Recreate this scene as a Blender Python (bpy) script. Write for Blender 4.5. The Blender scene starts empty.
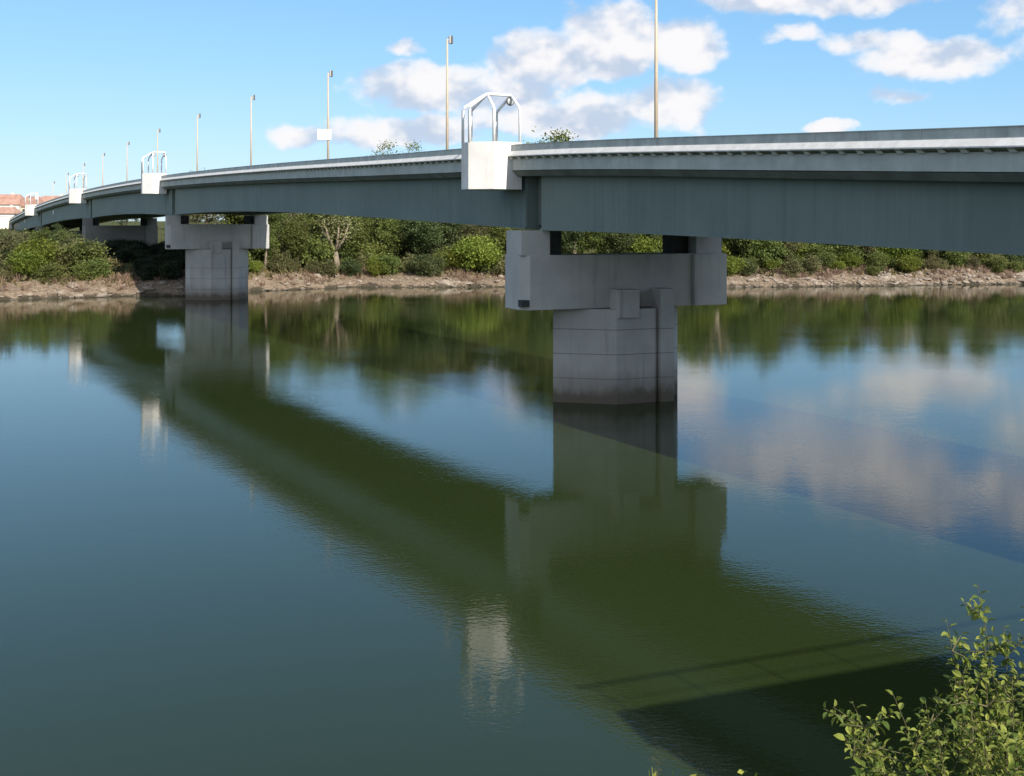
import bpy, math, random
import numpy as np
from mathutils import Vector, Matrix

random.seed(7)
rng = np.random.default_rng(11)
scn = bpy.context.scene
COL = scn.collection
R = math.radians

# ------------------------------------------------------------------ helpers
def tag(o, label=None, cat=None, group=None, kind=None):
    if label: o['label'] = label
    if cat: o['category'] = cat
    if group: o['group'] = group
    if kind: o['kind'] = kind
    return o

def empty(name, loc, rz=0.0):
    o = bpy.data.objects.new(name, None)
    o.location = loc
    o.rotation_euler = (0, 0, rz)
    COL.objects.link(o)
    return o

class MB:
    """collects verts / faces of one mesh"""
    def __init__(self):
        self.v = []; self.f = []
    def add(self, vs, fs):
        n = len(self.v)
        self.v.extend([tuple(v) for v in vs])
        self.f.extend([tuple(i + n for i in f) for f in fs])
    def hexa(self, c):
        """8 corners: bottom ring then top ring"""
        self.add(c, [(3, 2, 1, 0), (4, 5, 6, 7), (0, 1, 5, 4), (1, 2, 6, 5), (2, 3, 7, 6), (3, 0, 4, 7)])
    def box(self, c, s, ax=((1, 0), (0, 1))):
        """centre, full sizes, two horizontal axes"""
        ux, uy = ax
        r = []
        for dz in (-.5, .5):
            for (i, j) in ((-.5, -.5), (.5, -.5), (.5, .5), (-.5, .5)):
                r.append((c[0] + ux[0] * i * s[0] + uy[0] * j * s[1], c[1] + ux[1] * i * s[0] + uy[1] * j * s[1], c[2] + dz * s[2]))
        self.hexa(r)
    def prism(self, poly, z0, z1):
        """vertical prism over plan polygon (counter-clockwise)"""
        n = len(poly)
        vs = [(x, y, z0) for x, y in poly] + [(x, y, z1) for x, y in poly]
        fs = [tuple(range(n - 1, -1, -1)), tuple(range(n, 2 * n))]
        for i in range(n):
            j = (i + 1) % n
            fs.append((i, j, n + j, n + i))
        self.add(vs, fs)
    def tube(self, pts, rad, seg=8, cap=True):
        pts = [Vector(p) for p in pts]
        rings = []
        for i, p in enumerate(pts):
            d = (pts[min(i + 1, len(pts) - 1)] - pts[max(i - 1, 0)]).normalized()
            a = d.cross(Vector((0, 0, 1)))
            if a.length < .05: a = d.cross(Vector((1, 0, 0)))
            a.normalize(); b = d.cross(a).normalized()
            r = rad[i] if isinstance(rad, (list, tuple)) else rad
            rings.append([p + (a * math.cos(2 * math.pi * k / seg) + b * math.sin(2 * math.pi * k / seg)) * r for k in range(seg)])
        vs = [v for ring in rings for v in ring]
        fs = []
        for i in range(len(pts) - 1):
            for k in range(seg):
                k2 = (k + 1) % seg
                fs.append((i * seg + k, i * seg + k2, (i + 1) * seg + k2, (i + 1) * seg + k))
        if cap:
            fs.append(tuple(range(seg))[::-1]); fs.append(tuple((len(pts) - 1) * seg + k for k in range(seg)))
        self.add(vs, fs)
    def build(self, name, mat, parent=None, origin=None, smooth=False, bevel=0, fixn=True):
        me = bpy.data.meshes.new(name)
        v = self.v
        if origin is not None:
            ox, oy, oz = origin
            v = [(x - ox, y - oy, z - oz) for x, y, z in v]
        me.from_pydata(v, [], self.f)
        if fixn:
            import bmesh
            bm = bmesh.new(); bm.from_mesh(me)
            bmesh.ops.recalc_face_normals(bm, faces=bm.faces)
            if bevel:
                es = [e for e in bm.edges if e.is_manifold and e.calc_face_angle(0) > .5]
                bmesh.ops.bevel(bm, geom=es, offset=bevel, segments=2, affect='EDGES', profile=.6, clamp_overlap=True)
            bm.to_mesh(me); bm.free()
        me.materials.append(mat)
        if smooth:
            me.polygons.foreach_set('use_smooth', [True] * len(me.polygons))
        o = bpy.data.objects.new(name, me)
        COL.objects.link(o)
        if parent is not None: o.parent = parent
        elif origin is not None: o.location = origin
        return o

def np_mesh(name, verts, faces_n, mat, per=4):
    """verts (N*per,3): each consecutive `per` verts one polygon"""
    me = bpy.data.meshes.new(name)
    nv = len(verts); nf = nv // per
    me.vertices.add(nv); me.vertices.foreach_set('co', np.asarray(verts, dtype=np.float32).ravel())
    me.loops.add(nv); me.loops.foreach_set('vertex_index', np.arange(nv, dtype=np.int32))
    me.polygons.add(nf); me.polygons.foreach_set('loop_start', np.arange(0, nv, per, dtype=np.int32))
    me.update(calc_edges=True); me.validate()
    me.materials.append(mat)
    return me

def link(name, me, parent=None, loc=(0, 0, 0)):
    o = bpy.data.objects.new(name, me); COL.objects.link(o)
    o.location = loc
    if parent is not None: o.parent = parent
    return o

# ------------------------------------------------------------------ node helpers
class NT:
    def __init__(self, tree):
        self.t = tree; self.n = tree.nodes; self.l = tree.links
    def new(self, typ, **kw):
        nd = self.n.new(typ)
        for k, v in kw.items(): setattr(nd, k, v)
        return nd
    def put(self, sock, val):
        if hasattr(val, 'is_linked') or isinstance(val, bpy.types.NodeSocket): self.l.new(val, sock)
        else: sock.default_value = val
    def math(self, op, a, b=None, c=None, clamp=False):
        nd = self.new('ShaderNodeMath', operation=op, use_clamp=clamp)
        self.put(nd.inputs[0], a)
        if b is not None: self.put(nd.inputs[1], b)
        if c is not None: self.put(nd.inputs[2], c)
        return nd.outputs[0]
    def vmath(self, op, a, b=None, scale=None):
        nd = self.new('ShaderNodeVectorMath', operation=op)
        self.put(nd.inputs[0], a)
        if b is not None: self.put(nd.inputs[1], b)
        if scale is not None: self.put(nd.inputs['Scale'], scale)
        return nd.outputs[0]
    def noise(self, vec, scale, detail=4, rough=.55, dist=0.0):
        nd = self.new('ShaderNodeTexNoise')
        self.put(nd.inputs['Vector'], vec)
        nd.inputs['Scale'].default_value = scale; nd.inputs['Detail'].default_value = detail
        nd.inputs['Roughness'].default_value = rough; nd.inputs['Distortion'].default_value = dist
        return nd.outputs['Fac']
    def ramp(self, fac, lo, hi, a=0.0, b=1.0, smooth=True):
        nd = self.new('ShaderNodeMapRange', interpolation_type='SMOOTHSTEP' if smooth else 'LINEAR')
        self.put(nd.inputs['Value'], fac)
        nd.inputs['From Min'].default_value = lo; nd.inputs['From Max'].default_value = hi
        nd.inputs['To Min'].default_value = a; nd.inputs['To Max'].default_value = b
        return nd.outputs['Result']
    def mix(self, fac, a, b, blend='MIX'):
        nd = self.new('ShaderNodeMix', data_type='RGBA', blend_type=blend)
        self.put(nd.inputs[0], fac)
        self.put(nd.inputs[6], a if not isinstance(a, tuple) else (*a[:3], 1))
        self.put(nd.inputs[7], b if not isinstance(b, tuple) else (*b[:3], 1))
        return nd.outputs[2]
    def sep(self, vec):
        nd = self.new('ShaderNodeSeparateXYZ'); self.put(nd.inputs[0], vec); return nd.outputs
    def comb(self, x, y, z):
        nd = self.new('ShaderNodeCombineXYZ')
        for i, v in enumerate((x, y, z)): self.put(nd.inputs[i], v)
        return nd.outputs[0]

def material(name, rough=.7, spec=.3):
    m = bpy.data.materials.new(name); m.use_nodes = True
    t = NT(m.node_tree)
    b = m.node_tree.nodes['Principled BSDF']
    b.inputs['Roughness'].default_value = rough
    b.inputs['Specular IOR Level'].default_value = spec
    pos = t.new('ShaderNodeNewGeometry').outputs['Position']
    return m, t, b, pos

def bump(t, b, h, strength=.3, dist=.02):
    nd = t.new('ShaderNodeBump')
    nd.inputs['Strength'].default_value = strength; nd.inputs['Distance'].default_value = dist
    t.put(nd.inputs['Height'], h)
    t.l.new(nd.outputs[0], b.inputs['Normal'])

def mat_plain(name, col, rough=.6, var=.15, scale=1.5, streak=0.0, metal=0.0, spec=.3):
    m, t, b, pos = material(name, rough, spec)
    n = t.noise(pos, scale, 5, .6)
    c = t.mix(t.ramp(n, .3, .75, 0, 1), tuple(x * (1 - var) for x in col), tuple(x * (1 + var) for x in col))
    if streak:
        st = t.noise(t.vmath('MULTIPLY', pos, (2.6, 2.6, .16)), 1.0, 5, .65)
        c = t.mix(t.ramp(st, .48, .75, 0, streak), c, tuple(x * .45 for x in col))
    t.l.new(c, b.inputs['Base Color'])
    b.inputs['Metallic'].default_value = metal
    bump(t, b, t.noise(pos, 14, 4, .6), .25, .01)
    return m

# ------------------------------------------------------------------ materials
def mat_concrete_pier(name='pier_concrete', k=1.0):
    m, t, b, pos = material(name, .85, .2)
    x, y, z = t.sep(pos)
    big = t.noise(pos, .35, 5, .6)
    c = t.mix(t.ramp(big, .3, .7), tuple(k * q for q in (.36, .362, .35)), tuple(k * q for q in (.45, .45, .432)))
    st = t.noise(t.vmath('MULTIPLY', pos, (1.7, 1.7, .11)), 1.0, 6, .65)
    c = t.mix(t.ramp(st, .52, .72, 0, .55), c, (.20, .20, .19))
    st2 = t.noise(t.vmath('MULTIPLY', t.vmath('ADD', pos, (9, 3, 0)), (1.1, 1.1, .06)), 1.0, 4, .6)
    rust = t.math('MULTIPLY', t.ramp(st2, .54, .70, 0, .42), t.ramp(z, 5.5, 2.0, 0, 1))
    c = t.mix(rust, c, (.30, .20, .10))
    # pour joints every 1.35 m
    fz = t.math('FRACT', t.math('DIVIDE', t.math('ADD', z, t.math('MULTIPLY', big, .04)), 1.35))
    jn = t.math('LESS_THAN', fz, .035)
    jn = t.math('MULTIPLY', jn, t.math('LESS_THAN', z, 5.1))
    c = t.mix(t.math('MULTIPLY', jn, .6), c, (.08, .085, .085))
    # tide mark of algae just above the water
    alg = t.noise(t.vmath('MULTIPLY', pos, (1.2, 1.2, .5)), 1.0, 4, .6)
    zz = t.math('ADD', z, t.math('MULTIPLY', t.math('SUBTRACT', alg, .5), 1.3))
    c = t.mix(t.ramp(zz, 1.05, .35, 0, .88), c, (.030, .031, .026))
    c = t.mix(t.ramp(zz, 2.3, .7, 0, .55), c, (.19, .15, .11))
    t.l.new(c, b.inputs['Base Color'])
    bump(t, b, t.noise(pos, 6, 6, .65), .35, .03)
    return m

def mat_girder():
    m, t, b, pos = material('girder_paint', .62, .35)
    big = t.noise(pos, .22, 4, .55)
    c = t.mix(t.ramp(big, .3, .7), (.118, .158, .146), (.148, .19, .175))
    st = t.noise(t.vmath('MULTIPLY', pos, (2.0, 2.0, .10)), 1.0, 6, .7)
    c = t.mix(t.ramp(st, .45, .8, 0, .3), c, (.22, .27, .25))
    st2 = t.noise(t.vmath('MULTIPLY', t.vmath('ADD', pos, (31, 7, 0)), (1.3, 1.3, .08)), 1.0, 6, .7)
    c = t.mix(t.ramp(st2, .48, .8, 0, .45), c, (.06, .08, .075))
    st3 = t.noise(t.vmath('MULTIPLY', pos, (5.5, 5.5, .22)), 1.0, 4, .6)
    c = t.mix(t.ramp(st3, .35, .75, 0, .16), c, (.17, .21, .195))
    t.l.new(c, b.inputs['Base Color'])
    bump(t, b, t.noise(pos, 5, 4, .6), .15, .02)
    return m

def mat_ledge():
    m, t, b, pos = material('ledge_concrete', .8, .2)
    n = t.noise(pos, 2.2, 5, .65)
    c = t.mix(t.ramp(n, .35, .7), (.60, .585, .555), (.71, .70, .67))
    st = t.noise(t.vmath('MULTIPLY', pos, (3, 3, .5)), 1.0, 5, .7)
    c = t.mix(t.ramp(st, .55, .8, 0, .5), c, (.30, .30, .27))
    t.l.new(c, b.inputs['Base Color'])
    bump(t, b, t.noise(pos, 9, 4, .6), .25, .015)
    return m

M = {}
M['pier'] = mat_concrete_pier()
M['piershade'] = mat_concrete_pier('pier_concrete_shade', .5)  # same pier concrete, darkened to paint in the shade under the deck
M['girder'] = mat_girder()
M['ledge'] = mat_ledge()
M['ledgeshade'] = mat_plain('ledge_shade', (.15, .16, .115), .95, .3, 3)  # dark olive standing for shade in the recesses below the ledge
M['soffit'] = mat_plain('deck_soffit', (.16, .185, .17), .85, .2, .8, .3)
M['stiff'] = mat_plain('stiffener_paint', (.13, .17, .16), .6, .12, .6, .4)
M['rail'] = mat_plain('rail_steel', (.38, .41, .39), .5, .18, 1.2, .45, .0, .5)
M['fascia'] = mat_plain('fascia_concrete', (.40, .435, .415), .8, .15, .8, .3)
M['asphalt'] = mat_plain('asphalt', (.05, .05, .052), .9, .2, 3)
M['white'] = mat_plain('balcony_white', (.66, .645, .62), .65, .10, .9, .28)
M['whitepipe'] = mat_plain('white_tube', (.80, .80, .79), .4, .05, 4, 0, 0, .5)
M['bearing'] = mat_plain('bearing_dark', (.045, .05, .05), .8, .2, 2)
M['lamp'] = mat_plain('lamp_post_paint', (.50, .41, .30), .5, .08, 2, 0, 0, .4)
M['lantern'] = mat_plain('lantern_grey', (.10, .10, .10), .4, .1, 5)
M['lens'] = mat_plain('lantern_lens', (.50, .50, .47), .25, .05, 5, 0, 0, .5)
M['sign'] = mat_plain('sign_back', (.58, .57, .56), .5, .05, 2)

def mat_leaf(name, dark, lite, trans=.35, scale=.35):
    m = bpy.data.materials.new(name); m.use_nodes = True
    t = NT(m.node_tree); nt = m.node_tree
    b = nt.nodes['Principled BSDF']; out = nt.nodes['Material Output']
    geo = t.new('ShaderNodeNewGeometry')
    oi = t.new('ShaderNodeObjectInfo')
    n1 = t.noise(geo.outputs['Position'], scale, 3, .6)
    fac = t.math('ADD', t.math('MULTIPLY', n1, .75), t.math('MULTIPLY', geo.outputs['Random Per Island'], .45))
    c = t.mix(t.ramp(fac, .3, .9), dark, lite)
    hs = t.new('ShaderNodeHueSaturation')
    hs.inputs['Hue'].default_value = .5
    t.put(hs.inputs['Hue'], t.ramp(oi.outputs['Random'], 0, 1, .485, .512, False))
    t.put(hs.inputs['Value'], t.ramp(t.math('FRACT', t.math('MULTIPLY', oi.outputs['Random'], 7.3)), 0, 1, .75, 1.25, False))
    t.l.new(c, hs.inputs['Color'])
    t.l.new(hs.outputs[0], b.inputs['Base Color'])
    b.inputs['Roughness'].default_value = .6; b.inputs['Specular IOR Level'].default_value = .25
    tr = t.new('ShaderNodeBsdfTranslucent'); t.l.new(hs.outputs[0], tr.inputs['Color'])
    mx = t.new('ShaderNodeMixShader'); mx.inputs[0].default_value = trans
    t.l.new(b.outputs[0], mx.inputs[1]); t.l.new(tr.outputs[0], mx.inputs[2])
    t.l.new(mx.outputs[0], out.inputs['Surface'])
    return m
M['leaf'] = mat_leaf('leaf_green', (.085, .118, .032), (.205, .24, .065))
M['leafdark'] = mat_leaf('leaf_dark', (.055, .082, .032), (.135, .165, .06))
M['leafshade'] = mat_leaf('leaf_shade', (.018, .028, .014), (.042, .058, .026), .15)  # leaf colour darkened to paint the deep shade under the bridge
M['leafgrey'] = mat_leaf('leaf_olive', (.12, .125, .055), (.24, .23, .10))
M['leafbright'] = mat_leaf('leaf_bright', (.115, .16, .024), (.225, .265, .045))
M['leafnear'] = mat_leaf('leaf_near', (.06, .10, .014), (.28, .295, .055), .25, 9.0)
M['bark'] = mat_plain('bark', (.085, .065, .045), .9, .3, 2)
M['barkpale'] = mat_plain('bark_pale', (.22, .175, .13), .9, .25, 1.5)
M['twig'] = mat_plain('twig', (.11, .10, .045), .8, .2, 8)

# ------------------------------------------------------------------ bridge axes
Eo = Vector((-1.41, 62.85)); U = Vector((-.4904, .8715)); A = Vector((.8715, .4904))
CAMZ = 10.0
def PL(s, p):
    q = Eo + U * s + A * p
    return q.x, q.y
def Zp(s): return CAMZ + 5.8 - 1.45e-4 * (s - 108) ** 2 + .19 * math.exp(-((s + 7) / 17) ** 2)
def W3(s, p, dz):
    x, y = PL(s, p); return (x, y, Zp(s) + dz)
PIER_S = [-4.2, 85.9, 151, 226, 300]
GAP = [-3.5, 85.2, 150.6, 226, 300]
def soff(s):
    if s < PIER_S[0]:
        k = max(0.0, 1 - (PIER_S[0] - s) / 42.0)
        return 3.82 + .85 * k ** 1.4
    for a, b, mo in ((PIER_S[0], PIER_S[1], 4.36), (PIER_S[1], PIER_S[2], 4.75), (PIER_S[2], PIER_S[3], 4.75), (PIER_S[3], PIER_S[4], 4.7)):
        if a <= s <= b:
            x = (s - (a + b) / 2) / ((b - a) / 2)
            e0 = 4.67 if a < 0 else 5.0
            return mo + ((e0 if x < 0 else 5.0) - mo) * x * x
    return 5.0
WD = 12.6
S0, S1 = -78.0, 305.0

def frange(a, b, st):
    n = max(1, int(round((b - a) / st)))
    return [a + (b - a) * i / n for i in range(n + 1)]

def sweep(name, poly, mat, parent, s0=S0, s1=S1, step=3.0, bottom=None, extra=None):
    """poly: list of (p, dz) or callables dz(s)"""
    mb = MB(); ss = frange(s0, s1, step); n = len(poly)
    vs = []
    for s in ss:
        for p, dz in poly:
            vs.append(W3(s, p, dz(s) if callable(dz) else dz))
    fs = []
    for i in range(len(ss) - 1):
        for k in range(n):
            k2 = (k + 1) % n
            fs.append((i * n + k, i * n + k2, (i + 1) * n + k2, (i + 1) * n + k))
    fs.append(tuple(range(n))); fs.append(tuple((len(ss) - 1) * n + k for k in range(n)))
    mb.add(vs, fs)
    if extra: extra(mb)
    return mb.build(name, mat, parent)

bridge = empty('road_bridge', (0, 0, 0))
tag(bridge, 'long grey-green road bridge deck with white ledge, arching over the river on concrete piers', 'bridge')
# slab with overhang (mirror symmetric)
def mir(poly): return [(WD - p, dz) for p, dz in poly]
slab = [(.06, -.672), (.06, -1.41), (.40, -1.45), (WD - .40, -1.45), (WD - .06, -1.41), (WD - .06, -.672), (WD - .3, -.672), (WD - .3, -1.0), (.3, -1.0), (.3, -.672)]
sweep('deck_slab', slab, M['fascia'], bridge)
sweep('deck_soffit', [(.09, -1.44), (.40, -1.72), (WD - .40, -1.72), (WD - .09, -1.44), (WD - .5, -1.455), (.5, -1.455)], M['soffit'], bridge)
sweep('road_surface', [(.9, -.985), (.9, -.992), (WD - .9, -.992), (WD - .9, -.985)], M['asphalt'], bridge)
def teeth(side):
    def ex(mb):
        s = -77.0
        while s < 150:
            q = []
            for dz in (-.82, -.674):
                for (ds, p) in ((0, .04), (0, -.195 if dz > -.7 else -.03), (.24, -.195 if dz > -.7 else -.03), (.24, .04)):
                    pp = p if side == 0 else WD - p
                    q.append(W3(s + ds, pp, dz))
            mb.hexa(q); s += .86
    return ex
ledge = [(.30, -.665), (-.20, -.665), (-.20, -.62), (-.02, -.37), (.30, -.37)]
sweep('ledge', ledge, M['ledge'], bridge, extra=teeth(0))
sweep('ledge', mir(ledge), M['ledge'], bridge)
sweep('ledge_shade_strip', [(-.19, -.672), (-.15, -.72), (.055, -.79), (.055, -.672)], M['ledgeshade'], bridge)  # dark strip that paints the shade between the ledge brackets
rail = [(.05, -.366), (.05, -.03), (.02, -.03), (.02, 0), (.26, 0), (.26, -.03), (.22, -.03), (.22, -.366)]
def railposts(mb):
    s = -76.0
    while s < 120:
        q = []
        for dz in (-.368, -.012):
            for (ds, p) in ((0, .06), (0, .035), (.06, .035), (.06, .06)):
                q.append(W3(s + ds, p, dz))
        mb.hexa(q); s += 2.4
sweep('parapet_rail', rail, M['rail'], bridge, extra=railposts)
sweep('parapet_rail', mir(rail), M['rail'], bridge)

# girders: one part per span and side, with a gap at every pier
spans = [(S0, GAP[0] - .85)] + [(GAP[i] + .75, GAP[i + 1] - .85) for i in range(4)]
for (a, b) in spans:
    for near in (True, False):
        P = (lambda p: p) if near else (lambda p: WD - p)
        pts = [(P(1.0), lambda s: -1.725), (P(1.0), lambda s: -soff(s) + .12), (P(.90), lambda s: -soff(s) + .12), (P(.90), lambda s: -soff(s)),
               (P(2.6), lambda s: -soff(s)), (P(2.6), lambda s: -soff(s) + .12), (P(2.5), lambda s: -soff(s) + .12), (P(2.5), lambda s: -1.725)]
        sweep('girder', pts, M['girder'], bridge, a, b, 2.0)
# recessed end diaphragms in the joints and a stiffener plate beside each
for g in GAP[:4]:
    mb = MB(); q = []
    for zo in (-soff(g) + .25, -1.73):
        for (ds, p) in ((-.84, 1.75), (.74, 1.75), (.74, WD - 1.75), (-.84, WD - 1.75)): q.append(W3(g + ds, p, zo))
    mb.hexa(q); mb.build('diaphragm', M['soffit'], bridge)
    mb = MB(); q = []
    for f in (0, 1):
        for (ds, p) in ((.78, .965), (2.5, .965), (2.5, .996), (.78, .996)):
            q.append(W3(g + ds, p, -soff(g + ds) + .125 if f == 0 else -1.74))
    mb.hexa(q); mb.build('stiffener_plate', M['stiff'], bridge)
# cross beams between the girders (only those near enough to be made out)
s = -70.0
while s < 296:
    mb = MB()
    if min(abs(s - q) for q in PIER_S) > 2.5:
        z0, z1 = Zp(s) - soff(s) + 1.0, Zp(s) - 1.73
        q = []
        for z in (z0, z1):
            for (ds, p) in ((-.2, 2.49), (.2, 2.49), (.2, WD - 2.49), (-.2, WD - 2.49)):
                x, y = PL(s + ds, p); q.append((x, y, z))
        mb.hexa(q)
        mb.build('cross_frame', M['girder'], bridge)
    s += 11
# pale junction boxes on the far girder face
for (s, dz) in ((203.0, -2.6), (262.0, -2.4)):
    mb = MB(); x, y = PL(s, .93); mb.box((x, y, Zp(s) + dz), (.7, .13, .9), (U[:], A[:])); mb.build('drain_box', M['whitepipe'], bridge, bevel=.02)

# ------------------------------------------------------------------ piers
CB = R(22)
B2 = Vector((math.cos(CB), math.sin(CB))); C2 = Vector((math.sin(CB), -math.cos(CB)))
def make_pier(s, center, top, capz0, base, label, L=12.6, T=2.4, wide=3.93, mat='pier'):
    """center plan, cap top, cap bottom, foot height"""
    t = empty('bridge_pier', (center[0], center[1], 0))
    tag(t, label, 'pier', 'concrete piers under the bridge')
    org = (center[0], center[1], 0)
    c = Vector(center)
    def q(b, cc): v = c + B2 * b + C2 * cc; return (v.x, v.y)
    # pedestal: hexagonal cutwater plan
    mb = MB()
    mb.prism([q(-wide, 0), q(-wide + 2.9, 2.05), q(wide - 2.6, 2.05), q(wide, 0.1), q(wide - 2.6, -2.05), q(-wide + 2.9, -2.05)], base, capz0 - .03)
    mb.build('pedestal', M[mat], t, org, bevel=.05)
    for (b, w, zlow) in ((-.35, 1.3, capz0 - .5), (2.05, .85, base)):
        mb = MB(); v = c + B2 * b + C2 * 1.55
        mb.box((v.x, v.y, (zlow + capz0 + 1.05) / 2), (w, 1.3, capz0 + 1.05 - zlow), (B2[:], C2[:]))
        mb.build('buttress', M[mat], t, org, bevel=.04)
    # cap beam, chamfered near end
    mb = MB()
    h = L / 2
    mb.prism([q(-h, -T / 2), q(-h + .02, T / 2 - .5), q(-h + .5, T / 2), q(h, T / 2), q(h, -T / 2)], capz0, top)
    cap = mb.build('cap_beam', M[mat], t, org, bevel=.04)
    mb = MB(); v = c + B2 * (h - 1.0) + C2 * (T / 2 + .08)
    mb.box((v.x, v.y, (top + capz0) / 2 - .02), (2.15, .35, top - capz0 - .04), (B2[:], C2[:]))
    mb.build('end_block', M[mat], t, org, bevel=.03)
    mb = MB(); v = c + B2 * (-h + .22) + C2 * (T / 2 - .22)
    mb.box((v.x, v.y, capz0 + .38), (.45, .5, .36), (B2[:], C2[:]))
    mb.build('notch_shade', M['bearing'], t, org)  # solid dark box painting the shade of a small notch
    # tall end blocks up to the deck with dark bearings beside them
    zt = Zp(s) - soff(s) - .02
    for side in (-1, 1):
        mb = MB()
        b = side * (h - .88); v = c + B2 * b
        mb.box((v.x, v.y, (top + zt) / 2), (1.7, T - .25, zt - top + .02), (B2[:], C2[:]))
        mb.build('bearing_block', M[mat], t, org, bevel=.03)
        mb = MB(); v = c + B2 * (b - side * 1.4) + C2 * -.35
        mb.box((v.x, v.y, (top + zt) / 2 - .02), (1.0, 1.2, zt - top + .02), (B2[:], C2[:]))
        mb.build('bearing', M['bearing'], t, org)
    return t

make_pier(PIER_S[0], (5.9, 62.2), 8.15, 5.2, -2.5, 'nearest bridge pier, broad grey concrete cap on a hexagonal pedestal rising from open water')
make_pier(PIER_S[1], (-37.8, 141.0), 9.6, 6.45, -2.5, 'second bridge pier, grey concrete, standing at the edge of the far bank')
c3 = PL(PIER_S[2], 5.9); make_pier(PIER_S[2], c3, 9.2, 5.6, 1.0, 'shaded pier under the deck on the far bank, left of the waterline pier', mat='piershade')
c4 = PL(PIER_S[3], 5.9); make_pier(PIER_S[3], c4, 7.6, 4.6, 1.5, 'farthest pier, mostly hidden behind the bushes of the left bank', mat='piershade')

# ------------------------------------------------------------------ balconies with tube cages
def make_balcony(s, label, lamps=1):
    x0, y0 = PL(s, 0); z0 = Zp(s) - 2.3
    t = empty('bridge_balcony', (x0, y0, z0)); org = (x0, y0, z0)
    tag(t, label, 'balcony', 'white balconies on the bridge side')
    def q(ds, o): return PL(s + ds, -o)
    outer = [(.42, 2.1), (-.42, 2.1), (-1.45, 1.05), (-1.45, -.7), (1.45, -.7), (1.45, 1.05)]
    def inset(poly, k): return [(a * (1 - k / 1.6), .65 + (o - .65) * (1 - k / 1.4)) for a, o in poly]
    inn = inset(outer, .16)
    dn = .2 if abs(s) < 5 else 0.0
    top = Zp(s) + .3 - dn; bot = Zp(s) - 2.3 - dn; fl = Zp(s) - .9
    n = 6; vs = []
    for poly, z in ((outer, bot), (outer, top), (inn, top), (inn, fl)):
        vs += [(*q(a, o), z) for a, o in poly]
    fs = [tuple(range(n))]
    for r in range(3):
        for k in range(n):
            k2 = (k + 1) % n
            fs.append((r * n + k, r * n + k2, (r + 1) * n + k2, (r + 1) * n + k))
    fs.append(tuple(3 * n + k for k in range(n)))
    mb = MB(); mb.add(vs, fs); mb.build('balcony_box', M['white'], t, org, bevel=.025)
    # tube cage
    zk, zr = top + 1.9, top + 2.75
    r1 = Vector((*q(0, .72), zr)); r2 = Vector((*q(0, -.82), zr))
    mid = [((a + b) / 2, (c + d) / 2) for (a, c), (b, d) in zip(outer, inn)]
    ring = [(.4, 2.01), (-.4, 2.01), (-1.36, 1.01), (-1.36, -.63), (1.36, -.63), (1.36, 1.01)]
    for i, (a, o) in enumerate(ring):
        r = r2 if i in (3, 4) else r1
        mb = MB(); b0 = Vector((*q(a, o), top - .05)); k = Vector((*q(a, o), zk))
        mb.tube([b0, k - Vector((0, 0, .12)), k + (r - k) * .07, r], [.085, .085, .085, .085], 8)
        mb.build('hoop', M['whitepipe'], t, org, smooth=True)
    mb = MB(); mb.tube([r1, r2], .09, 8); mb.build('ridge_tube', M['whitepipe'], t, org, smooth=True)
    for i in range(lamps):
        o = -.77 + i * 1.4
        c = Vector((*q(0, o), zr - .34))
        axis = Vector((-U.x, -U.y, 0)); side = Vector((A.x, A.y, 0)); up = Vector((0, 0, 1))
        mb = MB()
        ringpts = [c + (side * math.cos(k * math.pi / 10) + up * math.sin(k * math.pi / 10)) * .22 for k in range(20)]
        for k in range(20):
            mb.tube([ringpts[k], ringpts[(k + 1) % 20]], .035, 6)
        mb.tube([c + up * .22, c + up * .34], .025, 6)
        lamp = mb.build('round_lamp', M['lantern'], t, org)
        mb = MB()
        mb.tube([c - axis * .08, c - axis * .03, c + axis * .05, c + axis * .09], [.08, .19, .19, .10], 16)
        mb.build('lens', M['lens'], lamp, org)
    return t
make_balcony(-1.3, 'largest white concrete balcony with tube cage, above the nearest pier', 1)
make_balcony(89.2, 'white balcony with tube cage on the bridge side above the second pier', 2)
make_balcony(155.5, 'small white caged balcony above the shaded bank pier, second from the left', 2)
make_balcony(231.0, 'smallest white caged balcony at the far bridge end before the red-roofed houses', 0)

# ------------------------------------------------------------------ street lamps
def make_lamp(s, label, p=11.55):
    x, y = PL(s, p - .05); z = Zp(s) - 1.0
    t = empty('street_lamp', (x, y, z)); org = (x, y, z)
    tag(t, label, 'street lamp', 'lamp posts along the far edge of the bridge')
    h = 11.6
    mb = MB(); mb.box((x, y, z + .18), (.34, .34, .36), (U[:], A[:])); mb.build('base', M['lamp'], t, org, bevel=.02)
    mb = MB(); mb.tube([(x, y, z + .3), (x, y, z + h * .55), (x, y, z + h)], [.13, .11, .075], 10); mb.build('pole', M['lamp'], t, org, smooth=True)
    d = A
    mb = MB(); mb.tube([(x, y, z + h - .1), (x + d.x * .5, y + d.y * .5, z + h - .02)], .05, 8); mb.build('arm', M['lamp'], t, org)
    cx, cy = x + d.x * .38, y + d.y * .38
    mb = MB(); mb.box((cx, cy, z + h - .05), (.26, .24, .70), (U[:], d[:])); lan = mb.build('lantern', M['lantern'], t, org, bevel=.04)
    mb = MB(); mb.box((cx - U.x * .03 - d.x * .17, cy - U.y * .03 - d.y * .17, z + h - .05), (.24, .10, .66), (U[:], d[:])); mb.build('lens', M['lens'], lan, org, bevel=.03)
    return t
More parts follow.
